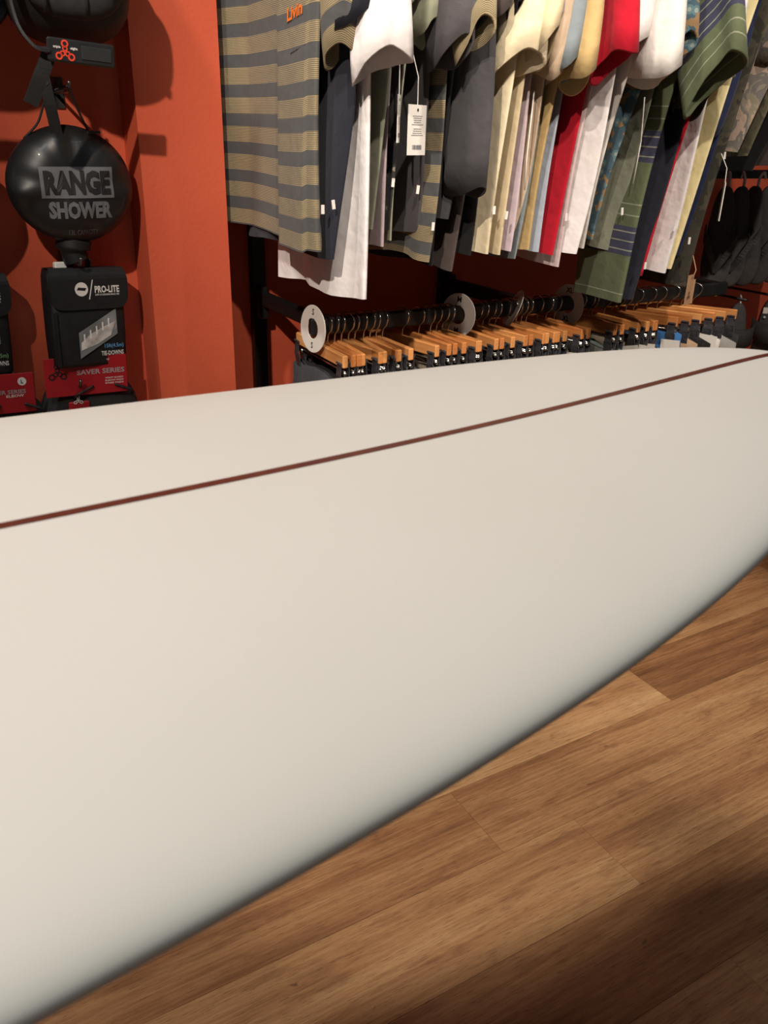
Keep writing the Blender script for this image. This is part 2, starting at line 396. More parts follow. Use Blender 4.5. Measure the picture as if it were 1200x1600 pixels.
# ------------------------------------------------------------------ upper-rail garments
def ring_faces(nr, n, flip=False):
    f = []
    for i in range(nr-1):
        for k in range(n):
            k2 = (k+1) % n; q = (i*n+k, i*n+k2, (i+1)*n+k2, (i+1)*n+k); f.append(q[::-1] if flip else q)
    return f
def sleeve(root, X, ys, sgn, zs, prot, zend, hw, op, mat, seed, dx=0.0, tilt=0.0, z0=1.70, hw0=.10):
    """sgn=-1 near side; ring tube drooping from the shoulder to an open hem"""
    rnd = random.Random(seed); n, nr = 28, 10; V = []; UV = []
    tilt += rnd.uniform(-.35, .30); op *= rnd.uniform(1.0, 1.5)
    p0 = Vector((X, ys-sgn*.05, z0)); p1 = Vector((X+dx, ys+sgn*prot, zend))
    a1, a2, a3 = rnd.uniform(0, 6), rnd.uniform(0, 6), rnd.uniform(.7, 1.3)
    ln = (p1-p0).length
    for i in range(nr):
        t = i/(nr-1); c = p0.lerp(p1, t)+Vector((0, sgn*.018*math.sin(math.pi*t), .012*math.sin(math.pi*t)))
        ax = (p1-p0).normalized(); side = Vector((0, ax.z, -ax.y)).normalized()
        if side.y*sgn < 0: side = -side                         # points outward
        side = (side*math.cos(tilt*t)+ax*math.sin(tilt*t)).normalized()
        w = hw0+(hw-hw0)*t; th = .010+(op-.010)*t**1.5
        for k in range(n):
            a = 2*math.pi*k/n; ca, sa = math.cos(a), math.sin(a)
            u = w*math.copysign(abs(ca)**.75, ca)
            x = th*math.copysign(abs(sa)**.8, sa)+t*.008*a3*math.sin(u*42+a1)+.003*math.sin(u*95+a2)*t
            V.append(c+side*u+Vector((x, 0, 0))+ax*(.010*t**3*math.sin(2*a+a1))); UV.append((u+.2, ln*t+.26))
    f = ring_faces(nr, n)
    # turned hem: a second, inner ring just inside the opening
    b = len(V)
    for j in (nr-1, nr-2):
        for k in range(n):
            q = V[j*n+k]; cc = sum((V[j*n+m_] for m_ in range(n)), Vector())/n
            V.append(q+(cc-q)*.10); UV.append(UV[j*n+k])
    for k in range(n):
        k2 = (k+1) % n
        f.append(((nr-1)*n+k, (nr-1)*n+k2, b+k2, b+k)); f.append((b+k, b+k2, b+n+k2, b+n+k))
    return mesh('sleeve', V, f, mat, root, UV)
HANG = plain('upper_hanger_wood', srgb(190, 130, 76), .4, 0, .1)
def shirt(name, label, X, yn, zh, mat, ht=.012, yf=1.70, fold=.007, seed=0, kx=30, lean=0.0, sl=None, slmat=None, step=None, zwave=.004, group=None, cat='shirt', ztop=1.80, tx=0.0, yk=0.0, bend=None, n=64):
    root = thing(name, label, cat, (X, RY, zh), group)
    rnd = random.Random(seed+101); rows = 20; V = []; UV = []
    a1, a2, a3 = rnd.uniform(0, 6), rnd.uniform(0, 6), rnd.uniform(0, 6)
    zs = [zh+(1.62-zh)*(i/(rows-1)) for i in range(rows)]+[1.68, 1.73, 1.765, 1.79]
    for i, z in enumerate(zs):
        h = max(0, min(1, (1.62-z)/(1.62-zh)))
        y0, y1 = yn+lean*(h-.75), yf+.008*h
        sh = 1.0
        if z > 1.62: sh = {1.68: .99, 1.73: .86, 1.765: .55, 1.79: .2}[z]
        yc, ry = (y0+y1)/2, (y1-y0)/2*sh
        for k in range(n):
            a = 2*math.pi*k/n-.35*math.sin(4*math.pi*k/n)*.6; ca, sa = math.cos(a), math.sin(a)
            y = yc+ry*math.copysign(abs(ca)**.85, ca)
            g = .35+.65*h
            near = max(0, min(1, (yn+.2-y)/.2))
            x = ht*(.65+.35*h)*math.copysign(abs(sa)**.7, sa)
            x += g*fold*(math.sin(kx*y+a1+.9*math.sin(3*z+a2))+.45*math.sin(2.3*kx*y+a3+2*z))
            x += (.004+.008*h)*math.sin(5.5*z+a2)*near+tx*h
            y += .006*math.sin(9*z+a3)*near*h
            x += yk*(y-yn)
            if bend: x -= bend[1]*max(0, y-bend[0])
            dz = zwave*h*math.sin(kx*.8*y+a2)
            if step and sa < .3:
                for (ys, off, xo) in step:
                    t = max(0, min(1, (ys-y)/.004)); dz -= off*t*(.25+.75*h); x -= xo*t*(.3+.7*h)
            V.append(Vector((X+x, y, z+dz))); UV.append((y+(.6 if sa > 0 else 0), z))
    body = mesh('body', V, ring_faces(len(zs), n)+[tuple((len(zs)-1)*n+k for k in range(n))], mat, root, UV)
    # hem band, slightly proud
    HV = []; HU = []
    for i in (0, 1):
        for k in range(n):
            q = V[i*n+k]; cq = Vector((X, (yn+yf)/2, q.z)); d = (q-cq); d.z = 0; d = d.normalized()
            HV.append((q if i == 0 else V[k].lerp(V[n+k], .55))+d*.0016); HU.append((UV[k][0], UV[k][1]+.006*i))
    if sl:
        for q in sl:
            kw = dict(q); sgn = kw.pop('sgn', -1); ys = yn if sgn < 0 else yf
            sleeve(root, X, ys, sgn, 1.7, kw.pop('prot', .06), kw.pop('z', 1.42), kw.pop('hw', .085), kw.pop('op', .016), slmat or mat, seed*7+3+sgn, **kw)
    # wooden hanger inside the shoulders
    hb = MB().tube(smooth_path([(X, yn+.08, 1.735), (X, (yn+yf)/2-.05, 1.785), (X, (yn+yf)/2, 1.80), (X, (yn+yf)/2+.05, 1.785), (X, yf-.08, 1.735)], 3), .006, 6)
    hb.tube(smooth_path([(X, RY, 1.80), (X, RY, 1.86), (X, RY-.022, 1.90), (X, RY-.022, 1.93), (X, RY, 1.9525), (X, RY+.022, 1.93)], 4), .0018, 5)
    hb.build('hanger', HANG, root, True)
    return root
def woven_label(root, X, y, z, w=.005, h=.013):
    MB().box((X, y, z), (w, .0016, h), Matrix.Rotation(random.uniform(-.15, .15), 3, 'Y')).build('woven_label', PAPER, root)
def swing_tag(root, X, y, z, w, h, mat=PAPER, string=.1, yaw=0.0, prints=True):
    r = Matrix.Rotation(yaw, 3, 'Z')
    t = MB().box((X, y, z-h/2), (w, .0016, h), r).build('swing_tag', mat, root)
    MB().tube([(X, y, z-.006), (X+.002, y+.004, z+string*.5), (X-.001, y+.02, z+string)], .0008, 5).build('tag_string', PAPER, root)
    if prints:
        b = MB()
        for k in range(10):
            if k == 5: continue
            b.box(Vector((X, y, z-h*.22-k*h*.042))+r @ Vector((0, -.0010, 0)), (w*random.uniform(.4, .72), .0003, h*.008), r)
        for k in range(16):
            b.box(Vector((X, y, z-h*.84))+r @ Vector((-w*.26+k*w*.035, -.0010, 0)), (w*.018*random.choice((.5, 1, 1.4)), .0003, h*.09), r)
        b.build('tag_print', GREYINK, t)
        MB().tube([Vector((X, y, z-.007))+r @ Vector((0, -.0013, 0)), Vector((X, y, z-.007))+r @ Vector((0, .001, 0))], .0022, 8).build('eyelet', INKBLACK, t, True)
C = {}
for k, c in dict(navy=(40, 41, 50), white=(238, 232, 230), sage=(128, 130, 112), mauve=(164, 146, 150), blackp=(34, 36, 34), palegreen=(176, 178, 152), darkgrey=(74, 70, 72), black=(24, 23, 24), charcoal=(68, 66, 68), brown=(80, 70, 66), cream=(228, 212, 178), beige=(206, 188, 152), lilac=(196, 178, 184), crinkle=(196, 172, 146), greyblue=(128, 136, 140), khaki=(186, 158, 108), paleblue=(164, 172, 184), red=(188, 24, 44), pinkwhite=(206, 186, 184), grey=(196, 188, 180), softwhite=(230, 223, 215), yellowc=(236, 222, 170), navyblue=(38, 44, 72), olive=(84, 80, 58), brownwhite=(150, 128, 108)).items():
    C[k] = cloth('cotton_'+k, srgb(*c))
OST = cloth('olive_grey_stripe_knit', srgb(120, 110, 80), pattern='olive_stripe')
GST = cloth('green_navy_stripe_weave', srgb(110, 120, 80), pattern='green_stripe', cols=.075)
FLO = cloth('blue_floral_weave', srgb(90, 110, 120), pattern='floral', cols=[srgb(72, 96, 108), srgb(96, 126, 132), srgb(150, 160, 150), srgb(150, 120, 84)])
FLD = cloth('dark_floral_weave', srgb(40, 38, 36), pattern='floral', cols=[srgb(38, 36, 36), srgb(58, 54, 50), srgb(150, 140, 130), srgb(52, 42, 38)])
CAMO = cloth('pink_grey_camo', srgb(170, 150, 130), pattern='camo', cols=[srgb(182, 158, 138), srgb(120, 114, 108), srgb(148, 138, 118)])
CAMD = cloth('olive_camo', srgb(100, 96, 72), pattern='camo', cols=[srgb(102, 98, 74), srgb(86, 82, 62), srgb(116, 108, 84)])
CAMK = cloth('dark_olive_camo', srgb(62, 58, 46), pattern='camo', cols=[srgb(62, 58, 48), srgb(50, 47, 38), srgb(74, 68, 54)])
far_s = dict(sgn=1, prot=.05, z=1.44, hw=.085, op=.012)
UG = 'shirts hanging on the upper rail'
s = shirt('striped_shirt', 'olive and grey broad-striped T-shirt at the left end of the upper rail', .598, 1.207, 1.168, OST, .016, 1.645, .003, 1, 18,
          sl=[dict(prot=.022, z=1.43, hw=.032, op=.016, dx=.014), dict(sgn=1, prot=.045, z=1.452, hw=.05, op=.012, dx=.03)], step=[(1.385, .011, .007), (1.235, -.004, -.006)], zwave=.002, group=UG, yk=.10, bend=(1.54, .55), n=180)
woven_label(s, .588, 1.194, 1.225); woven_label(s, .604, 1.190, 1.232)
bpy.context.view_layer.update()
body_ = [c for c in s.children if c.name.startswith('body')][0]
def on_body(y, z, off=.0012):
    hit, p, nn, ix = body_.ray_cast(Vector((-.3, y-RY, z-1.168)), Vector((1, 0, 0)))
    return Vector((.598+p.x-off, y, z)) if hit else Vector((.58, y, z))
lettering('Livin', .024, plain('orange_thread', srgb(232, 120, 40), .7), s, lambda a, b: on_body(1.285-a*1.7, 1.490+b+a*.1), .0008, 1.0, 'CENTER', 'script')
MB().tube([on_body(1.305, 1.438, .0002), on_body(1.27, 1.441, .0002), on_body(1.235, 1.4445, .0002)], .0007, 5).build('pocket_edge', C['darkgrey'], s)
rows_ = [
 # name, label, X, yn, zh, mat, ht, fold, kx, sleeve list
 ('black_tee', 'navy-black T-shirt just behind the striped one at the left end', 0.629, 1.190, 1.150, C['navy'], 0.011, .005, 24, [dict(prot=.03, z=1.47, hw=.05, op=.014)]),
 ('white_shirt', 'long white shirt hanging lower than its neighbours, third from the left end', 0.650, 1.170, 1.088, C['white'], 0.011, .008, 34, [dict(prot=.055, z=1.415, hw=.052, op=.022, dx=-.012)]),
 ('sage_tee', 'grey-green sliver of a shirt right of the long white shirt', 0.688, 1.200, 1.195, C['sage'], 0.008, .004, 26, [dict(prot=.055, z=1.475, hw=.05, op=.016)]),
 ('mauve_tee', 'dusty mauve T-shirt right of the long white shirt', 0.711, 1.212, 1.160, C['mauve'], 0.009, .005, 30, [dict(prot=.03, z=1.52, hw=.06, op=.012)]),
 ('dark_print_shirt', 'black shirt with faint pattern right of the mauve T-shirt', 0.733, 1.228, 1.187, FLD, 0.008, .004, 30, [dict(prot=.02, z=1.52, hw=.05, op=.012)]),
 ('pale_green_shirt', 'pale grey-green shirt behind the white swing tag', 0.755, 1.236, 1.172, C['palegreen'], 0.008, .005, 33, [dict(prot=.04, z=1.465, hw=.04, op=.014)]),
 ('dark_grey_tee', 'dark grey T-shirt with a large white swing tag', 0.782, 1.228, 1.181, C['darkgrey'], 0.011, .004, 26, [dict(prot=.07, z=1.435, hw=.045, op=.018)]),
 ('striped_tee', 'narrow edge of an olive striped shirt between dark T-shirts', 0.803, 1.212, 1.138, OST, 0.009, .006, 36, [dict(prot=.085, z=1.455, hw=.04, op=.012)]),
 ('black_tee', 'plain black shirt right of the narrow striped edge', 0.821, 1.215, 1.126, C['black'], 0.008, .004, 28, [dict(prot=.03, z=1.53, hw=.05, op=.01)]),
 ('charcoal_tee', 'charcoal T-shirt with long sleeve hanging free in front', 0.841, 1.195, 1.20, C['charcoal'], 0.01, .004, 22, [dict(prot=.005, z=1.25, hw=.05, op=.016, z0=1.66, hw0=.07)]),
 ('brown_grey_tee', 'brown-grey shirt behind the charcoal sleeve', 0.859, 1.215, 1.118, C['brown'], 0.008, .004, 30, [dict(prot=.06, z=1.49, hw=.04, op=.014)]),
 ('black_tee', 'black shirt just left of the cream T-shirt', 0.876, 1.207, 1.146, C['black'], 0.009, .004, 30, [dict(prot=.06, z=1.50, hw=.04, op=.012)]),
 ('cream_tee', 'cream T-shirt with open rolled sleeve in the middle of the rail', 0.903, 1.180, 1.150, C['cream'], 0.011, .007, 34, [dict(prot=.022, z=1.425, hw=.05, op=.024, dx=-.004)]),
 ('beige_tee', 'beige T-shirt right of the cream one', 0.930, 1.182, 1.148, C['beige'], 0.009, .005, 30, [dict(prot=.055, z=1.45, hw=.045, op=.014)]),
 ('lilac_tee', 'pale lilac hem peeping out right of the beige T-shirt', 0.952, 1.195, 1.145, C['lilac'], 0.008, .004, 26, [dict(prot=.05, z=1.48, hw=.04, op=.012)]),
 ('crinkled_shirt', 'crinkled sand-coloured shirt with white drawcord', 0.972, 1.203, 1.163, C['crinkle'], 0.008, .006, 50, [dict(prot=.04, z=1.42, hw=.04, op=.018)]),
 ('grey_blue_tee', 'grey-blue T-shirt left of the khaki one', 0.990, 1.207, 1.133, C['greyblue'], 0.008, .004, 28, [dict(prot=.062, z=1.43, hw=.038, op=.014)]),
 ('khaki_tee', 'khaki tan T-shirt with pale stitching at its hem', 1.011, 1.190, 1.150, C['khaki'], 0.011, .005, 26, [dict(prot=.055, z=1.415, hw=.042, op=.016)]),
 ('pale_blue_shirt', 'pale blue washed shirt between the khaki and red ones', 1.033, 1.205, 1.146, C['paleblue'], 0.008, .006, 40, [dict(prot=.02, z=1.5, hw=.05, op=.012)]),
 ('red_tee', 'bright red T-shirt left of the two white shirts', 1.056, 1.190, 1.134, C['red'], 0.011, .005, 26, [dict(prot=.085, z=1.44, hw=.045, op=.016)]),
 ('pink_white_tee', 'pinkish off-white shirt behind the red T-shirt', 1.079, 1.200, 1.116, C['pinkwhite'], 0.009, .005, 28, [dict(prot=.03, z=1.5, hw=.05, op=.012)]),
 ('white_tee', 'bright white T-shirt right of the bright red one', 1.104, 1.175, 1.135, C['white'], 0.011, .007, 26, [dict(prot=.03, z=1.465, hw=.055, op=.020)]),
 ('white_tee', 'white T-shirt with doubled sleeve left of the blue floral shirt', 1.146, 1.183, 1.148, C['softwhite'], 0.011, .006, 28, [dict(prot=.075, z=1.425, hw=.06, op=.022)]),
 ('floral_shirt', 'blue floral shirt with pale inside left of the green striped shirt', 1.188, 1.195, 1.160, FLO, 0.01, .006, 34, [dict(prot=.085, z=1.46, hw=.045, op=.014)]),
 ('dark_tee', 'dark grey-green shirt behind the blue floral one', 1.214, 1.200, 1.137, C['sage'], 0.008, .004, 30, [dict(prot=.02, z=1.5, hw=.05, op=.012)]),
 ('green_striped_shirt', 'long green shirt with navy stripe bands reaching down to the lower rail', 1.243, 1.175, 1.040, GST, 0.011, .006, 22, [dict(prot=.115, z=1.42, hw=.065, op=.02)]),
 ('navy_shirt', 'dark navy shirt ending beside the green striped hem', 1.286, 1.190, 1.035, C['navy'], 0.01, .004, 26, [dict(prot=.05, z=1.385, hw=.04, op=.022)]),
 ('red_tee', 'dark red T-shirt right of the green striped shirt', 1.312, 1.190, 1.085, C['red'], 0.01, .005, 28, [dict(prot=.05, z=1.43, hw=.05, op=.014)]),
 ('white_tee', 'white T-shirt between the dark red and pale yellow ones', 1.340, 1.180, 1.090, C['white'], 0.011, .006, 30, [dict(prot=.02, z=1.44, hw=.045, op=.014)]),
 ('pale_yellow_tee', 'pale yellow T-shirt near the right end of the upper rail', 1.385, 1.178, 1.100, C['yellowc'], 0.011, .006, 28, [dict(prot=-.01, z=1.50, hw=.04, op=.014)]),
 ('navy_tee', 'navy blue sleeve and shirt behind the pale yellow T-shirt', 1.420, 1.205, 1.12, C['navyblue'], 0.008, .004, 28, [dict(prot=.0, z=1.345, hw=.028, op=.014, z0=1.6)]),
 ('dark_camo_shirt', 'dark olive camouflage shirt right of the pale yellow T-shirt', 1.446, 1.192, 1.06, CAMK, 0.011, .006, 26, [dict(prot=-.03, z=1.44, hw=.04, op=.014)]),
 ('olive_shirt', 'plain olive shirt behind the camouflage shirts', 1.470, 1.200, 1.235, C['olive'], 0.01, .005, 26, [dict(prot=-.03, z=1.42, hw=.04, op=.014)]),
 ('camo_shirt', 'pink-grey camouflage shirt at the right edge of the picture', 1.488, 1.155, 1.315, CAMO, 0.011, .006, 24, [dict(prot=-.01, z=1.47, hw=.05, op=.014)]),
 ('camo_shirt', 'olive camouflage shirt cut by the right edge of the picture', 1.535, 1.170, 1.308, CAMD, 0.011, .008, 20, [dict(prot=.02, z=1.5, hw=.05, op=.012)]),
 ('black_jacket', 'black garment hanging above the flip-flops at the right', 1.640, 1.215, 1.275, C['black'], 0.014, .007, 22, [dict(prot=.0, z=1.42, hw=.05, op=.016)]),
 ('brown_jacket', 'dark brown garment above the flip-flops at the right edge', 1.700, 1.20, 1.285, C['brown'], 0.014, .007, 20, [dict(prot=.0, z=1.42, hw=.05, op=.016)]),
 ('black_jacket', 'black garment nearest the end of the upper rail', 1.770, 1.20, 1.29, C['black'], 0.014, .007, 20, [dict(prot=.0, z=1.42, hw=.05, op=.016)]),
 ('dark_grey_jacket', 'dark grey garment last on the upper rail at the right', 1.840, 1.20, 1.29, C['darkgrey'], 0.014, .007, 20, [dict(prot=.0, z=1.42, hw=.05, op=.016)]),
]
SH = {}
for i, (nm, lb, X, yn, zh, mt, ht, fo, kx, sl) in enumerate(rows_):
    yf_ = {1: 1.47, 25: 1.33, 26: 1.30, 27: 1.36, 28: 1.38, 31: 1.40}.get(i, 1.70-random.Random(i).uniform(0, .12))
    r = shirt(nm, lb, X, yn, zh, mt, ht, yf_, fo, i+3, kx, sl=sl+([far_s] if i < 3 else []), group=UG, lean=.035+.065*(X-.6)/.8+random.Random(i).uniform(-.02, .025), slmat=FLD if nm == 'navy_shirt' else None, tx=random.Random(i+50).uniform(-.010, .006))
    SH[lb] = r
    if i in (4, 6, 7, 12, 13, 20, 24, 26, 28, 29, 32): woven_label(r, X-ht*.6, yn-.003, zh+random.uniform(.04, .09))
tg = SH['dark grey T-shirt with a large white swing tag']; swing_tag(tg, .744, 1.185, 1.372, .050, .070, PAPER, .075, .45)
tg = SH['pale green-grey'] if 'pale green-grey' in SH else SH['pale grey-green shirt behind the white swing tag']; swing_tag(tg, .714, 1.19, 1.385, .022, .066, PAPER, .075, .9)
tg = SH['pale yellow T-shirt near the right end of the upper rail']; swing_tag(tg, 1.428, 1.155, 1.262, .010, .07, PAPER, .05, .9, False)
tg = SH['crinkled sand-coloured shirt with white drawcord']
MB().tube([(.962, 1.180, 1.40), (.960, 1.182, 1.30), (.962, 1.182, 1.25)], .0012, 5).build('drawcord', PAPER, tg, True)
tg = SH['dark grey-green shirt behind the blue floral one']
MB().tube([(1.204, 1.175, 1.40), (1.207, 1.172, 1.33), (1.205, 1.175, 1.26)], .0012, 5).build('drawcord', PAPER, tg, True)

# ------------------------------------------------------------------ lower rail: clip hangers and shorts
hx = [.715, .726, .743, .758, .774, .788, .808, .823, .838, .852, .899, .939, .968, .984, .998, 1.014, 1.061, 1.089, 1.103, 1.12, 1.138, 1.166, 1.177, 1.196, 1.209, 1.224, 1.256, 1.28, 1.306, 1.378, 1.406, 1.419, 1.46, 1.482, 1.502, 1.53, 1.556, 1.60, 1.635, 1.68, 1.72, 1.76]
for _ in range(40):
    for i in range(len(hx)-1):
        d = hx[i+1]-hx[i]
        if d < .0145: hx[i] -= (.0145-d)/2; hx[i+1] += (.0145-d)/2
HT = 1.0055                                # rail top
hg = thing('clip_hanger', 'x', 'hanger', (0, RY, HT))
MB().tube(smooth_path([(0, RY+.021, HT-.022), (0, RY+.019, HT-.003), (0, RY, HT+.0035), (0, RY-.019, HT-.004), (0, RY-.017, HT-.022), (0, RY-.003, HT-.036), (0, RY, HT-.056)], 5), .0019, 6).build('hook', CHROME, hg, True)
MB().box((0, RY, HT-.063), (.0115, .225, .024), None, .002).build('wooden_bar', HWOOD, hg)
MB().tube([(0, RY-.112, HT-.082), (0, RY+.112, HT-.082)], .0019, 6).build('clip_rod', CHROME, hg, True)
for sy in (-1, 1):
    y = RY+sy*.101
    c = MB()
    for sx in (-1, 1):
        c.box((sx*.0082, y, HT-.078), (.0018, .019, .026), Matrix.Rotation(-sx*.10, 3, 'Y'), .0006)
        c.box((sx*.0068, y, HT-.104), (.0022, .023, .028), Matrix.Rotation(sx*.16, 3, 'Y'), .0007)
        c.tube([(sx*.0095, y-.008, HT-.066), (sx*.0095, y+.008, HT-.066)], .0024, 7)
    cl = c.build('clip', DARKCH, hg)
    MB().tube([(0, y-.012, HT-.086), (0, y+.012, HT-.086)], .0042, 8).build('spring', CHROME, cl, True)
parts = [(o, [c for c in o.children]) for o in hg.children]
SC = dict(slate=(70, 72, 78), charcoal=(58, 58, 60), teal=(64, 84, 92), mauve=(120, 92, 92), lavender=(150, 150, 176), grey=(110, 110, 108), sagegrey=(140, 150, 138), stone=(164, 152, 134), pink=(196, 160, 140), white=(222, 216, 206), ochre=(176, 128, 66), black=(30, 30, 32), olive=(92, 92, 66), coral=(206, 92, 80), maroon=(92, 42, 44), mint=(150, 168, 156), cream=(214, 200, 172), linen=(190, 172, 146), blue=(72, 124, 186), tan=(196, 164, 134), lightgrey=(176, 174, 168))
SM = {k: cloth('shorts_'+k, srgb(*c)) for k, c in SC.items()}
SM['pale blue striped'] = cloth('shorts_stripe', srgb(180, 190, 200), pattern='vstripe', cols=[srgb(206, 206, 200), srgb(140, 160, 172)])
SM['dark floral'] = FLD
seq = ['slate', 'black', 'charcoal', 'mauve', 'black', 'charcoal', 'lavender', 'teal', 'slate', 'charcoal', 'sagegrey', 'stone', 'pink', 'white', 'charcoal', 'ochre', 'black', 'grey', 'black', 'olive', 'white', 'pale blue striped', 'coral', 'charcoal', 'black', 'lavender', 'maroon', 'white', 'stone', 'grey', 'mint', 'olive', 'cream', 'linen', 'linen', 'maroon', 'blue', 'tan', 'dark floral', 'white', 'lightgrey', 'charcoal']
def shorts(x, yaw, col, i, label):
    mat = SM[col]; rnd = random.Random(i*13+5)
    zt = HT-.098-rnd.uniform(0, .006)+(.022 if col == 'blue' else 0); base = Vector((x, RY, zt-.40))
    root = thing('shorts', label, 'shorts', base, 'shorts on the lower rail')
    R = Matrix.Rotation(yaw, 3, 'Z'); n = 30; hwid = rnd.uniform(.125, .15); ph = rnd.uniform(0, 6)
    def loop(z, yc, ry, ht, w):
        o = []
        for k in range(n):
            a = 2*math.pi*k/n; ca, sa = math.cos(a), math.sin(a); y = yc+ry*math.copysign(abs(ca)**.85, ca)
            sag = -.012*(1-math.cos((y/.094)*math.pi*.5)**2)*w if abs(y) < .094 else -.02*w*((abs(y)-.094)/.05)
            o.append((R @ Vector((ht*math.copysign(abs(sa)**.8, sa)+.003*math.sin(40*y+ph)*(1-w), y, 0))+Vector((x, RY, z+sag)), (y+.3, z)))
        return o
    def stack(name, lst, m=mat):
        V = []; U = []
        for l in lst: V += [p for p, _ in l]; U += [u for _, u in l]
        return mesh(name, V, ring_faces(len(lst), n, True), m, root, U)
    stack('waistband', [loop(zt, 0, hwid, .0035, 1), loop(zt-.004, 0, hwid, .0056, 1), loop(zt-.030, 0, hwid, .0056, .9), loop(zt-.034, 0, hwid-.002, .004, .9)])
    stack('seat', [loop(zt-.030, 0, hwid-.001, .0045, .9), loop(zt-.09, 0, hwid+.008, .0058, .4), loop(zt-.17, 0, hwid+.015, .006, 0), loop(zt-.20, 0, hwid+.018, .006, 0)])
    for sy in (-1, 1):
        w = (hwid+.018)/2
        stack('leg', [loop(zt-.195, sy*w, w, .0058, 0), loop(zt-.30, sy*(w+.006), w, .006, 0), loop(zt-.40, sy*(w+.012), w+.004, .006, 0)])
    return root
discX = [.697, 1.038, 1.186, 1.345]
ordn = ['first', 'second', 'third', 'fourth', 'fifth', 'sixth', 'seventh', 'eighth', 'ninth', 'tenth', 'eleventh', 'twelfth', 'thirteenth', 'fourteenth', 'fifteenth', 'sixteenth', 'seventeenth', 'eighteenth']
dn = ['the leftmost size disc', 'the second size disc', 'the tilted size disc', 'the rightmost size disc']
cname = dict(sagegrey='sage grey', lightgrey='light grey')
cnt = {}
for i, x in enumerate(hx):
    seg = max([k for k in range(4) if discX[k] <= x] or [0]); cnt[seg] = cnt.get(seg, 0)+1
    where = f'{ordn[cnt[seg]-1]} to the right of {dn[seg]}'
    yaw = random.uniform(-.16, .16)
    if i >= 36: yaw = .42+.02*(i-36)
    if i == 0: root = hg; pairs = []
    else:
        root = hg.copy(); COL.objects.link(root)
        for o, subs in parts:
            c = o.copy(); COL.objects.link(c); c.parent = root
            for s_ in subs:
                d = s_.copy(); COL.objects.link(d); d.parent = c
    root.location = (x, RY, HT); root.rotation_euler = (0, 0, yaw)
    root['label'] = f'wooden clip hanger, {where}'; root['group'] = 'clip hangers on the lower rail'
    col = seq[i % len(seq)]
    sh_ = shorts(x, yaw, col, i, f'{cname.get(col, col)} shorts on the hanger {where}')
    if col in ('white', 'linen', 'slate', 'cream') or i in (11, 21, 36):
        p = Matrix.Rotation(yaw, 3, 'Z') @ Vector((-.0085, -.105, 0))+Vector((x, RY, HT-.125))
        MB().box(p, (.0012, .045, .04), Matrix.Rotation(yaw, 3, 'Z') @ Matrix.Rotation(random.uniform(-.3, .2), 3, 'X')).build('price_ticket', PAPER, sh_)
# size discs
def disc(x, yaw, tilt, txt, label, y=RY):
    zc = RZ-.001; base = Vector((x, y, zc)); root = thing('size_disc', label, 'size disc', base, 'size discs on the lower rail')
    Rm = Matrix.Rotation(yaw, 3, 'Z') @ Matrix.Rotation(tilt, 3, 'Y'); n = 48; V = []; F_ = []
    for xx in (-.001, .001):
        for rad in (.0185, .0185*1.04, .0445, .0455):
            for k in range(n):
                a = 2*math.pi*k/n; e = .0 if rad in (.0185*1.04, .0445) else .0004*(1 if xx < 0 else -1)
                V.append(base+Rm @ Vector((xx+e, rad*math.cos(a), rad*math.sin(a)-.003)))
    for s_ in (0, 1):
        for q in range(3):
            for k in range(n):
                k2 = (k+1) % n; a, b = s_*4*n+q*n, s_*4*n+(q+1)*n; f = (a+k, a+k2, b+k2, b+k); F_.append(f if s_ else f[::-1])
    for q in (0, 3):
        for k in range(n):
            k2 = (k+1) % n; f = (q*n+k, q*n+k2, 4*n+q*n+k2, 4*n+q*n+k); F_.append(f if q == 0 else f[::-1])
    mesh('ring', V, F_, WHITE, root, None, False)
    for ang in (math.pi/2, -math.pi/2, ):
        def fn(a, b):
            # letters sit on the left face, reading from the left end of the rail
            yy, zz = -a, b+(.032 if ang > 0 else -.032)
            return base+Rm @ Vector((-.00125, yy, zz-.003))
        lettering(txt, .016, INKBLACK, root, fn, .0004)
    return root
disc(discX[0], .10, .06, 'S', 'white round size disc at the left end of the lower rail')
disc(discX[1], .30, .10, 'M', 'white round size disc second from the left on the lower rail')
disc(discX[2], -.45, .42, 'L', 'white size disc leaning over edge-on, third from the left')
disc(discX[3], .12, .05, 'XL', 'white round size disc lettered XL, rightmost on the lower rail')

# ------------------------------------------------------------------ goods on the left wall
def fit_text(body, w, h, mat, parent, fn, bold=.0, name='lettering', shear=0.0, ang=0.0):
    """text scaled to w x h metres; fn maps centred (a, b) to a point"""
    v, f = text_mesh(body, .05, bold)
    x0, x1 = min(p[0] for p in v), max(p[0] for p in v); y0, y1 = min(p[1] for p in v), max(p[1] for p in v)
    q = []
    for a, b in v:
        a, b = ((a-x0)/(x1-x0)-.5)*w, ((b-y0)/(y1-y0)-.5)*h
        a += shear*b; a, b = a*math.cos(ang)-b*math.sin(ang), a*math.sin(ang)+b*math.cos(ang); q.append(fn(a, b))
    return mesh(name, q, f, mat, parent, None, False)
def trefoil(r, mat, parent, fn, name='logo'):
    """three figure-eights meeting in the middle"""
    V = []; F_ = []; n = 14
    for ang in (90, 215, 325):
        for d, k in ((.30, .27), (.74, .36)):
            cx, cy = math.cos(math.radians(ang))*d*r, math.sin(math.radians(ang))*d*r
            b = len(V)
            for rad in (k*r, k*r*.56):
                for j in range(n):
                    t = 2*math.pi*j/n; V.append(fn(cx+rad*math.cos(t), cy+rad*math.sin(t)))
            for j in range(n):
                j2 = (j+1) % n; F_.append((b+j, b+j2, b+n+j2, b+n+j))
    return mesh(name, V, F_, mat, parent, None, False)
def flat(pts, mat, parent, name, fn):
    return mesh(name, [fn(a, b) for a, b in pts], [tuple(range(len(pts)))], mat, parent, None, False)
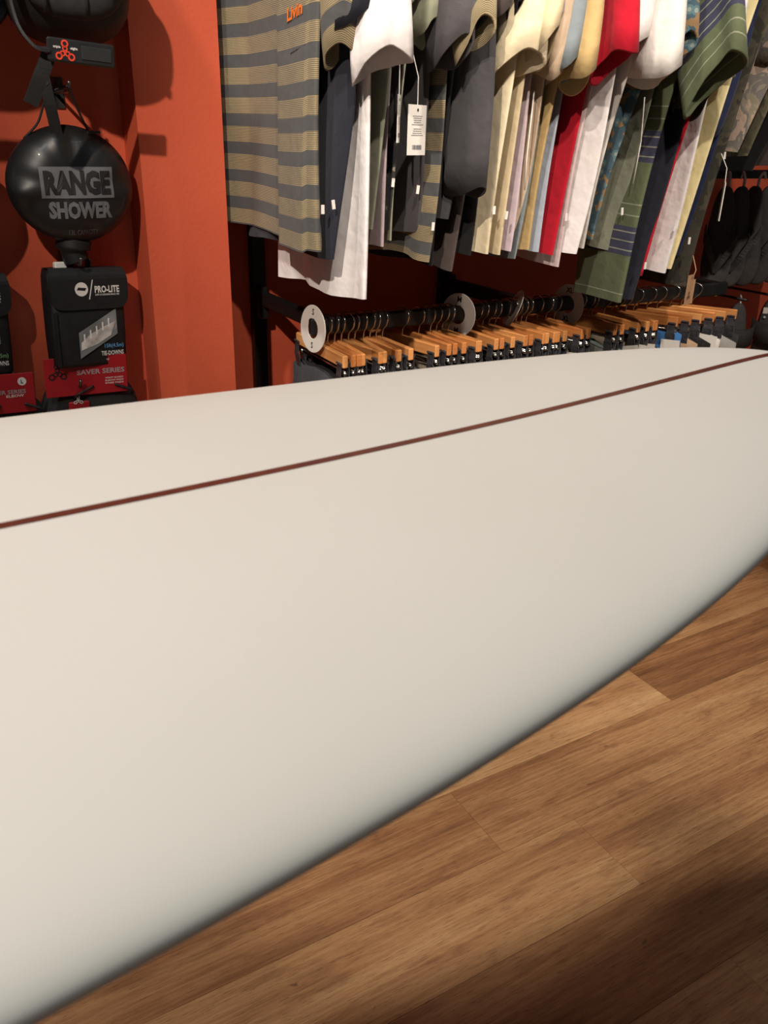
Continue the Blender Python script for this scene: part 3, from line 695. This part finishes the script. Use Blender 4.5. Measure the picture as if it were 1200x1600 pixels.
def circle(cx, cy, r, n=24): return [(cx+r*math.cos(2*math.pi*k/n), cy+r*math.sin(2*math.pi*k/n)) for k in range(n)]
def puffy(rx, ry, rz, n=40, m=18, e=.55, wr=0.0, seed=0):
    """cushion: super-ellipsoid about the origin, flat faces toward -y and +y"""
    rnd = random.Random(seed); ph = [rnd.uniform(0, 6) for _ in range(6)]; V = []; F_ = []
    pw = lambda v, p: math.copysign(abs(v)**p, v)
    for i in range(m+1):
        la = -math.pi/2+math.pi*i/m
        for k in range(n):
            lo = 2*math.pi*k/n; cr = pw(math.cos(la), e)
            x, z, y = rx*cr*pw(math.cos(lo), .75), rz*cr*pw(math.sin(lo), .75), ry*pw(math.sin(la), .8)
            w = wr*(math.sin(6*lo+ph[0]+5*cr)+.6*math.sin(11*lo+ph[1])+.5*math.sin(17*lo+ph[2]))*cr
            V.append(Vector((x*(1+w*.25), y+w*ry*.8, z*(1+w*.25))))
    for i in range(m):
        for k in range(n):
            k2 = (k+1) % n; F_.append((i*n+k, i*n+k2, (i+1)*n+k2, (i+1)*n+k))
    F_.append(tuple(range(n-1, -1, -1))); F_.append(tuple(m*n+k for k in range(n)))
    return V, F_
def peg(x, z, y=1.555, label=None):
    b = MB().tube(smooth_path([(x, 1.682, z-.01), (x, 1.60, z-.01), (x, y+.012, z-.009), (x, y, z+.004)], 4), .003, 8)
    b.box((x, 1.6785, z-.01), (.03, .004, .05), None, .001)
    o = b.build('peg_hook', plain('steel_peg', srgb(120, 118, 116), .35, .9), None, True, (x, 1.68, z)); tag(o, label, 'hook', 'peg hooks on the left wall')
peg(.313, 1.392, 1.55, 'steel peg hook holding the round shower bag')
peg(.300, 1.118, 1.56, 'steel peg hook behind the tie-down pouch lettered PRO-LITE')
peg(.275, .900, 1.57, 'steel peg hook through the red card lettered SAVER SERIES')
peg(.110, 1.110, 1.56, 'steel peg hook above the pouch cut by the left edge')
peg(.120, .890, 1.57, 'steel peg hook through the red card marked L')
peg(.345, 1.565, 1.50, 'steel peg hook above the padded black bag')

shf = thing('shade_shelf', 'unseen black shelf added above the hanging bags to shade the left wall', 'shelf', (-.12, 1.68, 1.70))  # unseen shelf, added to keep the high lamp off the left wall
MB().box((-.12, 1.53, 1.705), (1.04, .30, .02), None, .003).build('shade_board', BLACKM, shf)
for xx in (-.6, -.12, .36): MB().tube([(xx, 1.675, 1.60), (xx, 1.60, 1.66), (xx, 1.42, 1.694)], .006, 6).build('bracket', BLACKM, shf, True)
# round dry bag
bc = Vector((.303, 1.590, 1.2385)); rx, ry_, rz = .103, .042, .094
bag = thing('shower_bag', 'round black vinyl shower bag with grey lettering hanging from a peg', 'bag', bc-Vector((0, 0, rz)))
def bag_front(a, b):
    r = (abs(a/rx)**1.95+abs(b/rz)**1.95)**(1/1.95); r = min(.985, r)
    y = -ry_*(1-r**3.2)**.55
    th = math.atan2(b, a)
    y += .010*r**3*(.6*math.sin(5*th+1)+.4*math.sin(9*th+.5)+.3*math.sin(13*th))*(1 if b > -.02 else .7)*(1-r**8)
    y += .0025*math.sin(a*60+1.3)*math.sin(b*48)
    return y
V = []; F_ = []; n, rg = 72, 22
for side in (1, -1):
    for i in range(rg):
        r = math.sin(math.pi/2*(i+.3)/(rg-.7)) if i < rg-1 else 1.0
        for k in range(n):
            t = 2*math.pi*k/n; c, s_ = math.cos(t), math.sin(t)
            a = r*rx*math.copysign(abs(c)**(2/1.95), c); b = r*rz*math.copysign(abs(s_)**(2/1.95), s_)
            y = bag_front(a*.985, b*.985) if side > 0 else .03*(1-r**3)**.6
            if r >= .999: y = 0
            V.append(bc+Vector((a, y, b)))
for side in (0, 1):
    o_ = side*rg*n
    for i in range(rg-1):
        for k in range(n):
            k2 = (k+1) % n; f = (o_+i*n+k, o_+i*n+k2, o_+(i+1)*n+k2, o_+(i+1)*n+k); F_.append(f if side == 0 else f[::-1])
    F_.append(tuple(o_+k for k in (range(n-1, -1, -1) if side == 0 else range(n))))
mesh('bag_body', V, F_, VINYL, bag)
bf = lambda a, b: bc+Vector((a, bag_front(a, b)-.0020, b))
bf2 = lambda a, b: bc+Vector((a, bag_front(a, b)-.0034, b))
gv = []; gf = []; gn = 16
for j in range(9):
    for i in range(gn+1): gv.append(bf(.004-.059+.118*i/gn, .006-.0245+.049*j/8))
for j in range(8):
    for i in range(gn): gf.append((j*(gn+1)+i, j*(gn+1)+i+1, (j+1)*(gn+1)+i+1, (j+1)*(gn+1)+i))
mesh('print_panel', gv, gf, GREYINK, bag)
fit_text('RANGE', .107, .038, INKBLACK, bag, lambda a, b: bf2(a+.004, b+.006), .0027)
fit_text('SHOWER', .104, .028, GREYINK, bag, lambda a, b: bf(a+.006, b-.0375), .0027)
fit_text('13L CAPACITY', .050, .009, plain('dim_print', srgb(92, 92, 94), .6), bag, lambda a, b: bf(a+.008, b-.074), .0006)
MB().box((.345, 1.562, 1.322), (.022, .003, .004)).build('strap_keeper', NYLON, bag)
MB().ribbon(smooth_path([(.275, 1.552, 1.402), (.280, 1.553, 1.36), (.288, 1.566, 1.31)]), (1, 0, 0), .018, .003).build('hanging_strap', NYLON, bag)
MB().tube([(.277, 1.549, 1.392), (.277, 1.552, 1.392)], .0042, 12).build('rivet', CHROME, bag, True)
for p in ([(.311, 1.548, 1.389), (.322, 1.56, 1.36), (.338, 1.572, 1.325)], [(.311, 1.548, 1.389), (.28, 1.565, 1.375), (.262, 1.575, 1.335), (.238, 1.585, 1.31)]):
    MB().tube(smooth_path(p), .0019, 6).build('cord', NYLON, bag, True)
MB().tube(smooth_path([(.300, 1.60, 1.15), (.296, 1.60, 1.13), (.30, 1.60, 1.112)]), [.03]*6+[.022]*7, 14).build('bag_neck', NYLON, bag, True)

# tie-down pouches
def pouch(X, z0, yaw, label, ink, full=True):
    w, d, h = .140, .052, .172; base = Vector((X, 1.607, z0)); root = thing('tie_down_pouch', label, 'pouch', base, 'tie-down pouches'); G = lambda x, y, z: base+Vector((x, y, z))
    V = []; F_ = []; n = 32; lev = [(0, .93), (.006, .985), (.05, 1.0), (.12, 1.0), (.160, .985), (.172, .94)]
    for z, s_ in lev:
        dd = d*(.92 if z < .02 else (1.0 if z < .13 else .72))
        for k in range(n):
            a = 2*math.pi*k/n; c, q = math.cos(a), math.sin(a)
            V.append(G(w/2*s_*math.copysign(abs(c)**.28, c), dd/2*math.copysign(abs(q)**.35, q)+(.004 if z > .13 else 0), z))
    F_ = ring_faces(len(lev), n)+[tuple(range(n-1, -1, -1)), tuple((len(lev)-1)*n+k for k in range(n))]
    mesh('pouch_body', V, F_, NYLON, root)
    yf = -d/2-.0012
    # flap: rounded lower corners, wraps over the top
    fl = []; r = .022; fw_, zb, ztp = w/2+.003, h*.60, h+.003
    for cx, a0 in ((fw_-r, 270), (-fw_+r, 180)):
        rng = range(0, 91, 15)
        if cx > 0: fl += [(cx+r*math.cos(math.radians(270+t)), zb+r+r*math.sin(math.radians(270+t))) for t in rng]
        else: lf = [(cx+r*math.cos(math.radians(180+t)), zb+r+r*math.sin(math.radians(180+t))) for t in rng]
    prof = fl+[(fw_, ztp-.02), (fw_-.004, ztp), (-fw_+.004, ztp), (-fw_, ztp-.02)]+lf
    def fy(z): return yf-.0035+max(0, z-(ztp-.020))**2*22
    V = [G(x, fy(z), z) for x, z in prof]+[G(x, fy(z)+.003, z) for x, z in prof]; q = len(prof)
    F_ = [tuple(range(q)), tuple(range(2*q-1, q-1, -1))]+[(i, q+i, q+(i+1) % q, (i+1) % q) for i in range(q)]
    # the flap's top half bends back: insert as strips so the curve shows
    flap = MB(); zs_ = [zb+(ztp-zb)*i/10 for i in range(11)]
    def half(z):
        if z < zb+r: return fw_-r+math.sqrt(max(0, r*r-(zb+r-z)**2))
        return fw_-.004*max(0, (z-(ztp-.02))/.02)
    V = []; F_ = []
    zs_ = [zb, zb+.002, zb+.006, zb+.012, zb+r]+[zb+r+(ztp-zb-r)*i/8 for i in range(1, 9)]
    for z in zs_:
        hw_ = half(z)
        V += [G(-hw_, fy(z), z), G(hw_, fy(z), z), G(hw_, fy(z)+.003, z), G(-hw_, fy(z)+.003, z)]
    F_ = ring_faces(len(zs_), 4)+[(3, 2, 1, 0)]
    tz = len(zs_)-1
    V += [G(fw_-.004, d/2-.012, ztp-.001), G(-fw_+.004, d/2-.012, ztp-.001)]
    F_.append((tz*4, tz*4+1, len(V)-2, len(V)-1))
    flp = mesh('flap', V, F_, NYLON, root, None, False)
    MB().ribbon([G(-.066, yf-.001, .004), G(-.066, yf-.001, .10)], (1, 0, 0), .006, .002).build('piping', VINYL, root)
    ff = lambda a, b: G(a, fy(b)-.0008, b); fb = lambda a, b: G(a, yf-.0004, b)
    fc = lambda a, b: G(a, yf-.0010, b)
    # white round badge, slash and name
    flat(circle(-.016, .139, .0122), PAPER, flp, 'badge', ff)
    flat([(-.025, .138), (-.010, .1365), (-.007, .141), (-.022, .1425)], INKBLACK, flp, 'badge_mark', lambda a, b: ff(a, b)+Vector((0, -.0006, 0)))
    flat([(-.0035, .121), (-.0015, .121), (.0065, .155), (.0045, .155)], PAPER, flp, 'slash', ff)
    fit_text('PRO-LITE', .047, .0125, PAPER, flp, lambda a, b: ff(a+.032, b+.138), .0016)
    fit_text('SURF ACCESSORIES SINCE 1982', .046, .0032, PAPER, flp, lambda a, b: ff(a+.032, b+.1285), .0006)
    # picture window: slanted top and bottom
    flat([(-.026, .0155), (.048, .056), (.048, .102), (-.026, .062)][::1], plain('print_grey', srgb(150, 150, 148), .35, 0, .5, 14), root, 'picture_window', fb)
    flat([(-.026, .033), (.048, .066), (.048, .056), (-.026, .0155)], plain('print_mid', srgb(122, 124, 124), .4), root, 'picture_ground', fc)
    flat([(-.024, .030), (.008, .040), (.034, .054), (.046, .080), (.020, .070), (-.006, .058), (-.023, .044)], plain('print_pale', srgb(212, 204, 198), .5, 0, .4, 60), root, 'picture_boards', lambda a, b: G(a, yf-.0016, b))
    for k in range(5):
        x = -.018+k*.012; flat([(x, .044+k*.0065), (x+.003, .045+k*.0065), (x+.003, .060+k*.0065), (x, .059+k*.0065)], plain('print_light', srgb(228, 224, 220), .5), root, 'picture_strap', lambda a, b: G(a, yf-.002, b))
    fit_text('15ft(4.5m)', .037, .0095, ink, root, lambda a, b: fb(a+.040, b+.034), .0008)
    fit_text('TIE-DOWNS', .044, .0085, PAPER, root, lambda a, b: fb(a+.036, b+.0215), .0010)
    MB().box(G(-.038, .0, h+.006), (.022, .012, .012), None, .002).build('side_ticket', WHITE, root)
    MB().ribbon(smooth_path([G(-.012, -.004, h-.004), G(-.006, -.01, h+.018), G(.006, -.016, h+.018), G(.012, -.004, h-.004)]), (0, 1, 0), .02, .002).build('hanging_loop', NYLON, root)
    root.rotation_euler = (-.03, .055, yaw)
    return root
pouch(.300, .925, .22, 'black tie-down pouch with picture window lettered PRO-LITE below the round bag', BLUEINK)
pouch(.098, .925, .18, 'black tie-down pouch with green print cut off by the left edge', GREENINK)

# pad packs on red cards
def padpack(X, ztop, w, label, big):
    base = Vector((X, 1.612, ztop-.24)); root = thing('pad_pack', label, 'pad pack', base, 'protective pad packs on red cards'); G = lambda x, y, z: base+Vector((x, y, z))
    V, F_ = puffy(w*.62, .035, .105, seed=int(X*100)); mesh('pad', [G(v.x+.012, v.y+.016, v.z+.10) for v in V], F_, CHARC, root)
    yc = -.024
    card = MB().box(G(0, yc, .205), (w, .0014, .072), None, .0005).build('header_card', REDCARD, root)
    cf = lambda a, b: G(a, yc-.0011, b)
    if big:
        trefoil(.017, INKBLACK, card, lambda a, b: cf(a-.052, b+.214))
        fit_text('SAVER SERIES', .088, .0095, plain('silver_print', srgb(160, 150, 150), .5), card, lambda a, b: cf(a+.026, b+.212), .0012)
        for k, t in enumerate(('WRIST GUARD', 'ELBOW PADS', 'KNEE PADS')): fit_text(t, .034, .0030, PAPER, card, lambda a, b, k=k: cf(a+.050, b+.198-.005*k), .0005)
        flat(circle(-.006, .233, .003), PAPER, card, 'dot', cf)
        for xx in (.014, .036): fit_text('TRIPLE', .014, .0026, PAPER, card, lambda a, b, xx=xx: cf(a+xx, b+.2335), .0005)
        trefoil(.009, PAPER, root, lambda a, b: G(a-.020, -.0265, b+.160))
        MB().box(G(-.018, -.0225, .146), (.038, .006, .022), None, .002).build('brand_patch', REDCARD, root)
    else:
        flat(circle(.050, .226, .0075), PAPER, card, 'size_sticker', cf)
        fit_text('L', .004, .007, INKBLACK, card, lambda a, b: G(a+.050, yc-.0016, b+.226), .0006)
        fit_text('SAVER SERIES', .066, .0075, plain('silver_print', srgb(160, 150, 150), .5), card, lambda a, b: cf(a+.022, b+.208), .0010)
        fit_text('ELBOW', .03, .005, PAPER, card, lambda a, b: cf(a+.036, b+.2005), .0008)
    for sx in (-1, 1): MB().tube(smooth_path([G(sx*.02+.03, yc-.003, .185), G(sx*.05+.03, yc-.006, .172), G(sx*.055+.03, yc+.01, .16)]), .0025, 6).build('elastic', NYLON, root, True)
    root.rotation_euler = (0, .04, .05); return root
padpack(.281, .942, .150, 'black pads on a red card lettered SAVER SERIES under the pouch', True)
padpack(.117, .925, .140, 'black pads on a bright red card with a white L sticker', False)

# padded black bag above
pb = Vector((.318, 1.47, 1.463)); pack = thing('padded_bag', 'padded black bag with red logo tab at the top of the left wall', 'bag', pb)
V, F_ = puffy(.090, .10, .085, seed=4); mesh('shell', [pb+Vector((v.x, v.y+.06, v.z+.066)) for v in V], F_, NYLON, pack)
V, F_ = puffy(.074, .030, .070, n=48, m=14, e=.4, seed=2); mesh('padding', [pb+Vector((v.x-.008, v.y-.036, v.z+.077)) for v in V], F_, CHARC, pack)
for cx in (-.052, .004):
    MB().tube(smooth_path([pb+Vector(p) for p in ((cx, -.050, .012), (cx-.001, -.0655, .028), (cx-.002, -.0672, .09), (cx-.002, -.060, .135))]), .0022, 6).build('seam', NYLON, pack, True)
V, F_ = puffy(.004, .004, .008, n=10, m=6); mesh('rivet', [pb+Vector((v.x+.036, v.y-.074, v.z+.045)) for v in V], F_, CLEAR, pack)
tb = Matrix.Rotation(.06, 3, 'Y')
tabc = pb+Vector((-.012, -.062, -.036)); MB().box(tabc, (.094, .006, .031), tb, .0028).build('logo_tab', VINYL, pack)
MB().box(tabc+tb @ Vector((.021, -.0034, 0)), (.043, .002, .018), tb, .0008).build('tab_window', NYLON, pack)
tf = lambda a, b: tabc+tb @ Vector((a, -.0036, b))
trefoil(.014, REDINK, pack, lambda a, b: tf(a-.023, b-.0015))
fit_text('triple', .010, .0042, PAPER, pack, lambda a, b: tf(a-.034, b+.0035), .001); fit_text('eight', .010, .0042, PAPER, pack, lambda a, b: tf(a-.0105, b+.0035), .001)
MB().ribbon(smooth_path([pb+Vector(p) for p in ((-.088, -.02, .13), (-.098, -.04, .06), (-.094, -.05, .0), (-.075, -.056, -.03), (-.055, -.058, -.034))]), (0, 1, .2), .022, .004).build('strap', NYLON, pack)
MB().ribbon(smooth_path([pb+Vector(p) for p in ((-.055, -.05, -.04), (-.068, -.05, -.065), (-.088, -.045, -.105))]), (1, 0, .4), .020, .004).build('strap_tail', NYLON, pack)
MB().tube(smooth_path([pb+Vector(p) for p in ((0, -.02, .148), (0, -.05, .098), (0, -.052, .088))]), .006, 8).build('loop', NYLON, pack, True)
V, F_ = puffy(.05, .05, .05, seed=9)
pk2 = Vector((.17, 1.60, 1.46)); pk = thing('helmet_strap_bundle', 'black strap bundle at the top left corner', 'strap', pk2)
MB().ribbon(smooth_path([pk2+Vector(p) for p in ((.02, -.03, .12), (.06, -.04, .06), (.045, -.045, .02), (.0, -.04, .0), (-.05, -.03, .03))]), (0, .5, 1), .03, .006).build('webbing', NYLON, pk)
mesh('buckle_pad', [pk2+Vector((v.x*.9-.01, v.y*.5, v.z*.9+.085)) for v in V], F_, NYLON, pk)
MB().tube([(.17, 1.68, 1.53), (.17, 1.61, 1.53)], .003, 6).build('peg', CHROME, pk, True)

# copies of the two bags, added beyond the left edge to shade the wall
def copy_tree(o, parent=None):
    c = o.copy(); COL.objects.link(c); c.parent = parent
    for ch in o.children: copy_tree(ch, c)
    return c
b2 = copy_tree(bag); b2.location.x -= .222; b2['label'] = 'unseen copy of the round shower bag, added beyond the left edge to shade the wall'
b2 = copy_tree(pack); b2.location.x -= .212; b2.location.z += .045; b2['label'] = 'copy of the padded black bag, added beyond the top left corner to shade the wall'
# ------------------------------------------------------------------ footwear at the right
def sole_outline(L=.265, n=40):
    o = []
    for k in range(n):
        t = 2*math.pi*k/n; z = math.cos(t); s_ = math.sin(t)
        w = .040+.009*z-.006*math.cos(2.2*(z+.15))
        o.append((w*math.copysign(abs(s_)**.8, s_)+.004*math.sin(2*z), z*L/2))
    return o
def sole_mesh(root, base, mat, th=.020):
    ol = sole_outline(); n = len(ol); V = []
    for y, s_ in ((-th/2, .94), (-th/2+.003, 1.0), (th/2-.003, .99), (th/2, .93)):
        for x, z in ol: V.append(base+Vector((x*s_, y+.010*math.sin(z*12)*.35, -z*s_)))
    F_ = ring_faces(4, n)+[tuple(range(n-1, -1, -1)), tuple(3*n+k for k in range(n))]
    return mesh('sole', V, F_, mat, root)
def sandal(X, Y, z, yaw, label, tagm=None):
    base = Vector((X, Y, z)); root = thing('flip_flop', label, 'sandal', base, 'flip-flops hanging at the right')
    sole_mesh(root, base, RUBBER)
    for sx in (-1, 1):
        MB().ribbon(smooth_path([base+Vector(p) for p in ((0, -.012, -.085), (sx*.018, -.034, -.045), (sx*.038, -.030, .0), (sx*.040, -.004, .03))]), (0, 0, 1), .016, .004).build('strap', RUBBER, root)
    MB().tube(smooth_path([base+Vector(p) for p in ((0, .0, .12), (0, .0, .15), (0, .022, .165), (0, .036, .15))]), .004, 6).build('plastic_hook', CLEAR, root, True)
    if tagm:
        MB().box(base+Vector((.02, -.03, .03)), (.026, .0014, .062), Matrix.Rotation(-.5, 3, 'Y')).build('swing_tag', tagm, root)
    root.rotation_euler = (0, 0, yaw); return root
MB2 = thing('sandal_rail', 'black wall rail holding dark flip-flops at the right', 'rail', (2.25, 1.80, 1.25))
MB().box((2.24, 1.62, 1.255), (.66, .014, .022), None, .002).build('rail', BLACKM, MB2)
for xx in (1.95, 2.53): MB().box((xx, 1.715, 1.255), (.014, .21, .022), None, .002).build('bracket', BLACKM, MB2)
fl = [(1.975, -.75, 'dark flip-flop sole nearest the hanging shirts', None), (2.035, -.60, 'dark flip-flop second from the shirts, slightly overlapped', None), (2.095, -1.35, 'dark flip-flop turned almost edge-on, third from the shirts', None),
      (2.155, -1.2, 'dark flip-flop with curved edge, fourth from the shirts', None), (2.225, -.8, 'dark flip-flop with a brown kraft tag at the right edge', KRAFT), (2.31, -.9, 'dark flip-flop cut by the right edge', None)]
for x, yw, lb, tm in fl: sandal(x, 1.585, 1.095, yw, lb, tm)
def slide(X, Y, z, yaw, label, ticket=False):
    base = Vector((X, Y, z)); root = thing('slide_sandal', label, 'sandal', base, 'slide sandals at the lower right'); sole_mesh(root, base, RUBBER, .028)
    V = []; F_ = []; n = 14
    for zz in (.075, .020):
        for q in (0, .005):
            for k in range(n+1):
                t = math.pi*k/n; V.append(base+Vector((math.cos(t)*(.050-q), -.006-(.052-q)*math.sin(t), zz-.012*math.sin(t))))
    m_ = n+1
    for k in range(n): F_ += [(k, k+1, 2*m_+k+1, 2*m_+k), (m_+k, 3*m_+k, 3*m_+k+1, m_+k+1), (k, m_+k, m_+k+1, k+1), (2*m_+k, 2*m_+k+1, 3*m_+k+1, 3*m_+k)]
    mesh('strap', V, F_, CHARC, root)
    MB().tube(smooth_path([base+Vector(p) for p in ((0, 0, .125), (0, .01, .145), (0, .03, .15))]), .003, 6).build('hook_loop', CLEAR, root, True)
    if ticket:
        MB().box(base+Vector((-.02, -.02, .10)), (.014, .0014, .018)).build('price_ticket', PAPER, root); MB().tube([base+Vector((-.02, -.02, .08)), base+Vector((-.02, -.023, .08))], .004, 10).build('ticket_stud', CLEAR, root, True)
    root.rotation_euler = (0, 0, yaw); return root
slide(2.165, 1.62, .772, -.75, 'black slide sandal with broad strap above the nose of the surfboard')
slide(2.315, 1.62, .772, -.75, 'black slide sandal with small white ticket at the right edge', True)
for xx in (2.165, 2.315):
    o = MB().tube([(xx, 1.82, .914), (xx, 1.60, .914)], .004, 8).build('peg_hook', BLACKM, None, True, (xx, 1.82, .914))
    tag(o, 'black peg hook above the %s slide sandal' % ('left' if xx < 2.2 else 'right'), 'hook', 'peg hooks above the slides')
tg = thing('paper_tag', 'brown kraft paper tag hanging above the lower rail at its right end', 'tag', (1.390, 1.165, 1.03))
MB().box((1.384, 1.160, 1.062), (.029, .0012, .058), Matrix.Rotation(.35, 3, 'Z')).build('card', KRAFT, tg)
MB().box((1.404, 1.172, 1.055), (.019, .0012, .048), Matrix.Rotation(.1, 3, 'Z')).build('card', KRAFT, tg)
MB().tube([(1.386, 1.158, 1.084), (1.392, 1.158, 1.10), (1.400, 1.178, 1.125)], .001, 5).build('string', KRAFT, tg, True)
trefoil(.008, plain('brown_ink', srgb(90, 62, 44), .8), tg, lambda a, b: Vector((1.384+a*.94, 1.1585+a*.34, 1.050+b)), 'stamp')
yt = thing('yellow_ticket', 'black and yellow ticket on a cord below the flip-flops', 'ticket', (2.02, 1.60, .93))
MB().box((2.005, 1.600, .944), (.03, .0014, .014), Matrix.Rotation(-.1, 3, 'Y')).build('black_end', INKBLACK, yt)
MB().box((2.037, 1.600, .9465), (.034, .0014, .018), Matrix.Rotation(-.1, 3, 'Y')).build('yellow_end', YELLOW, yt)
MB().tube([(1.995, 1.60, .95), (1.99, 1.605, 1.02), (1.99, 1.62, 1.244)], .0009, 5).build('cord', PAPER, yt, True)
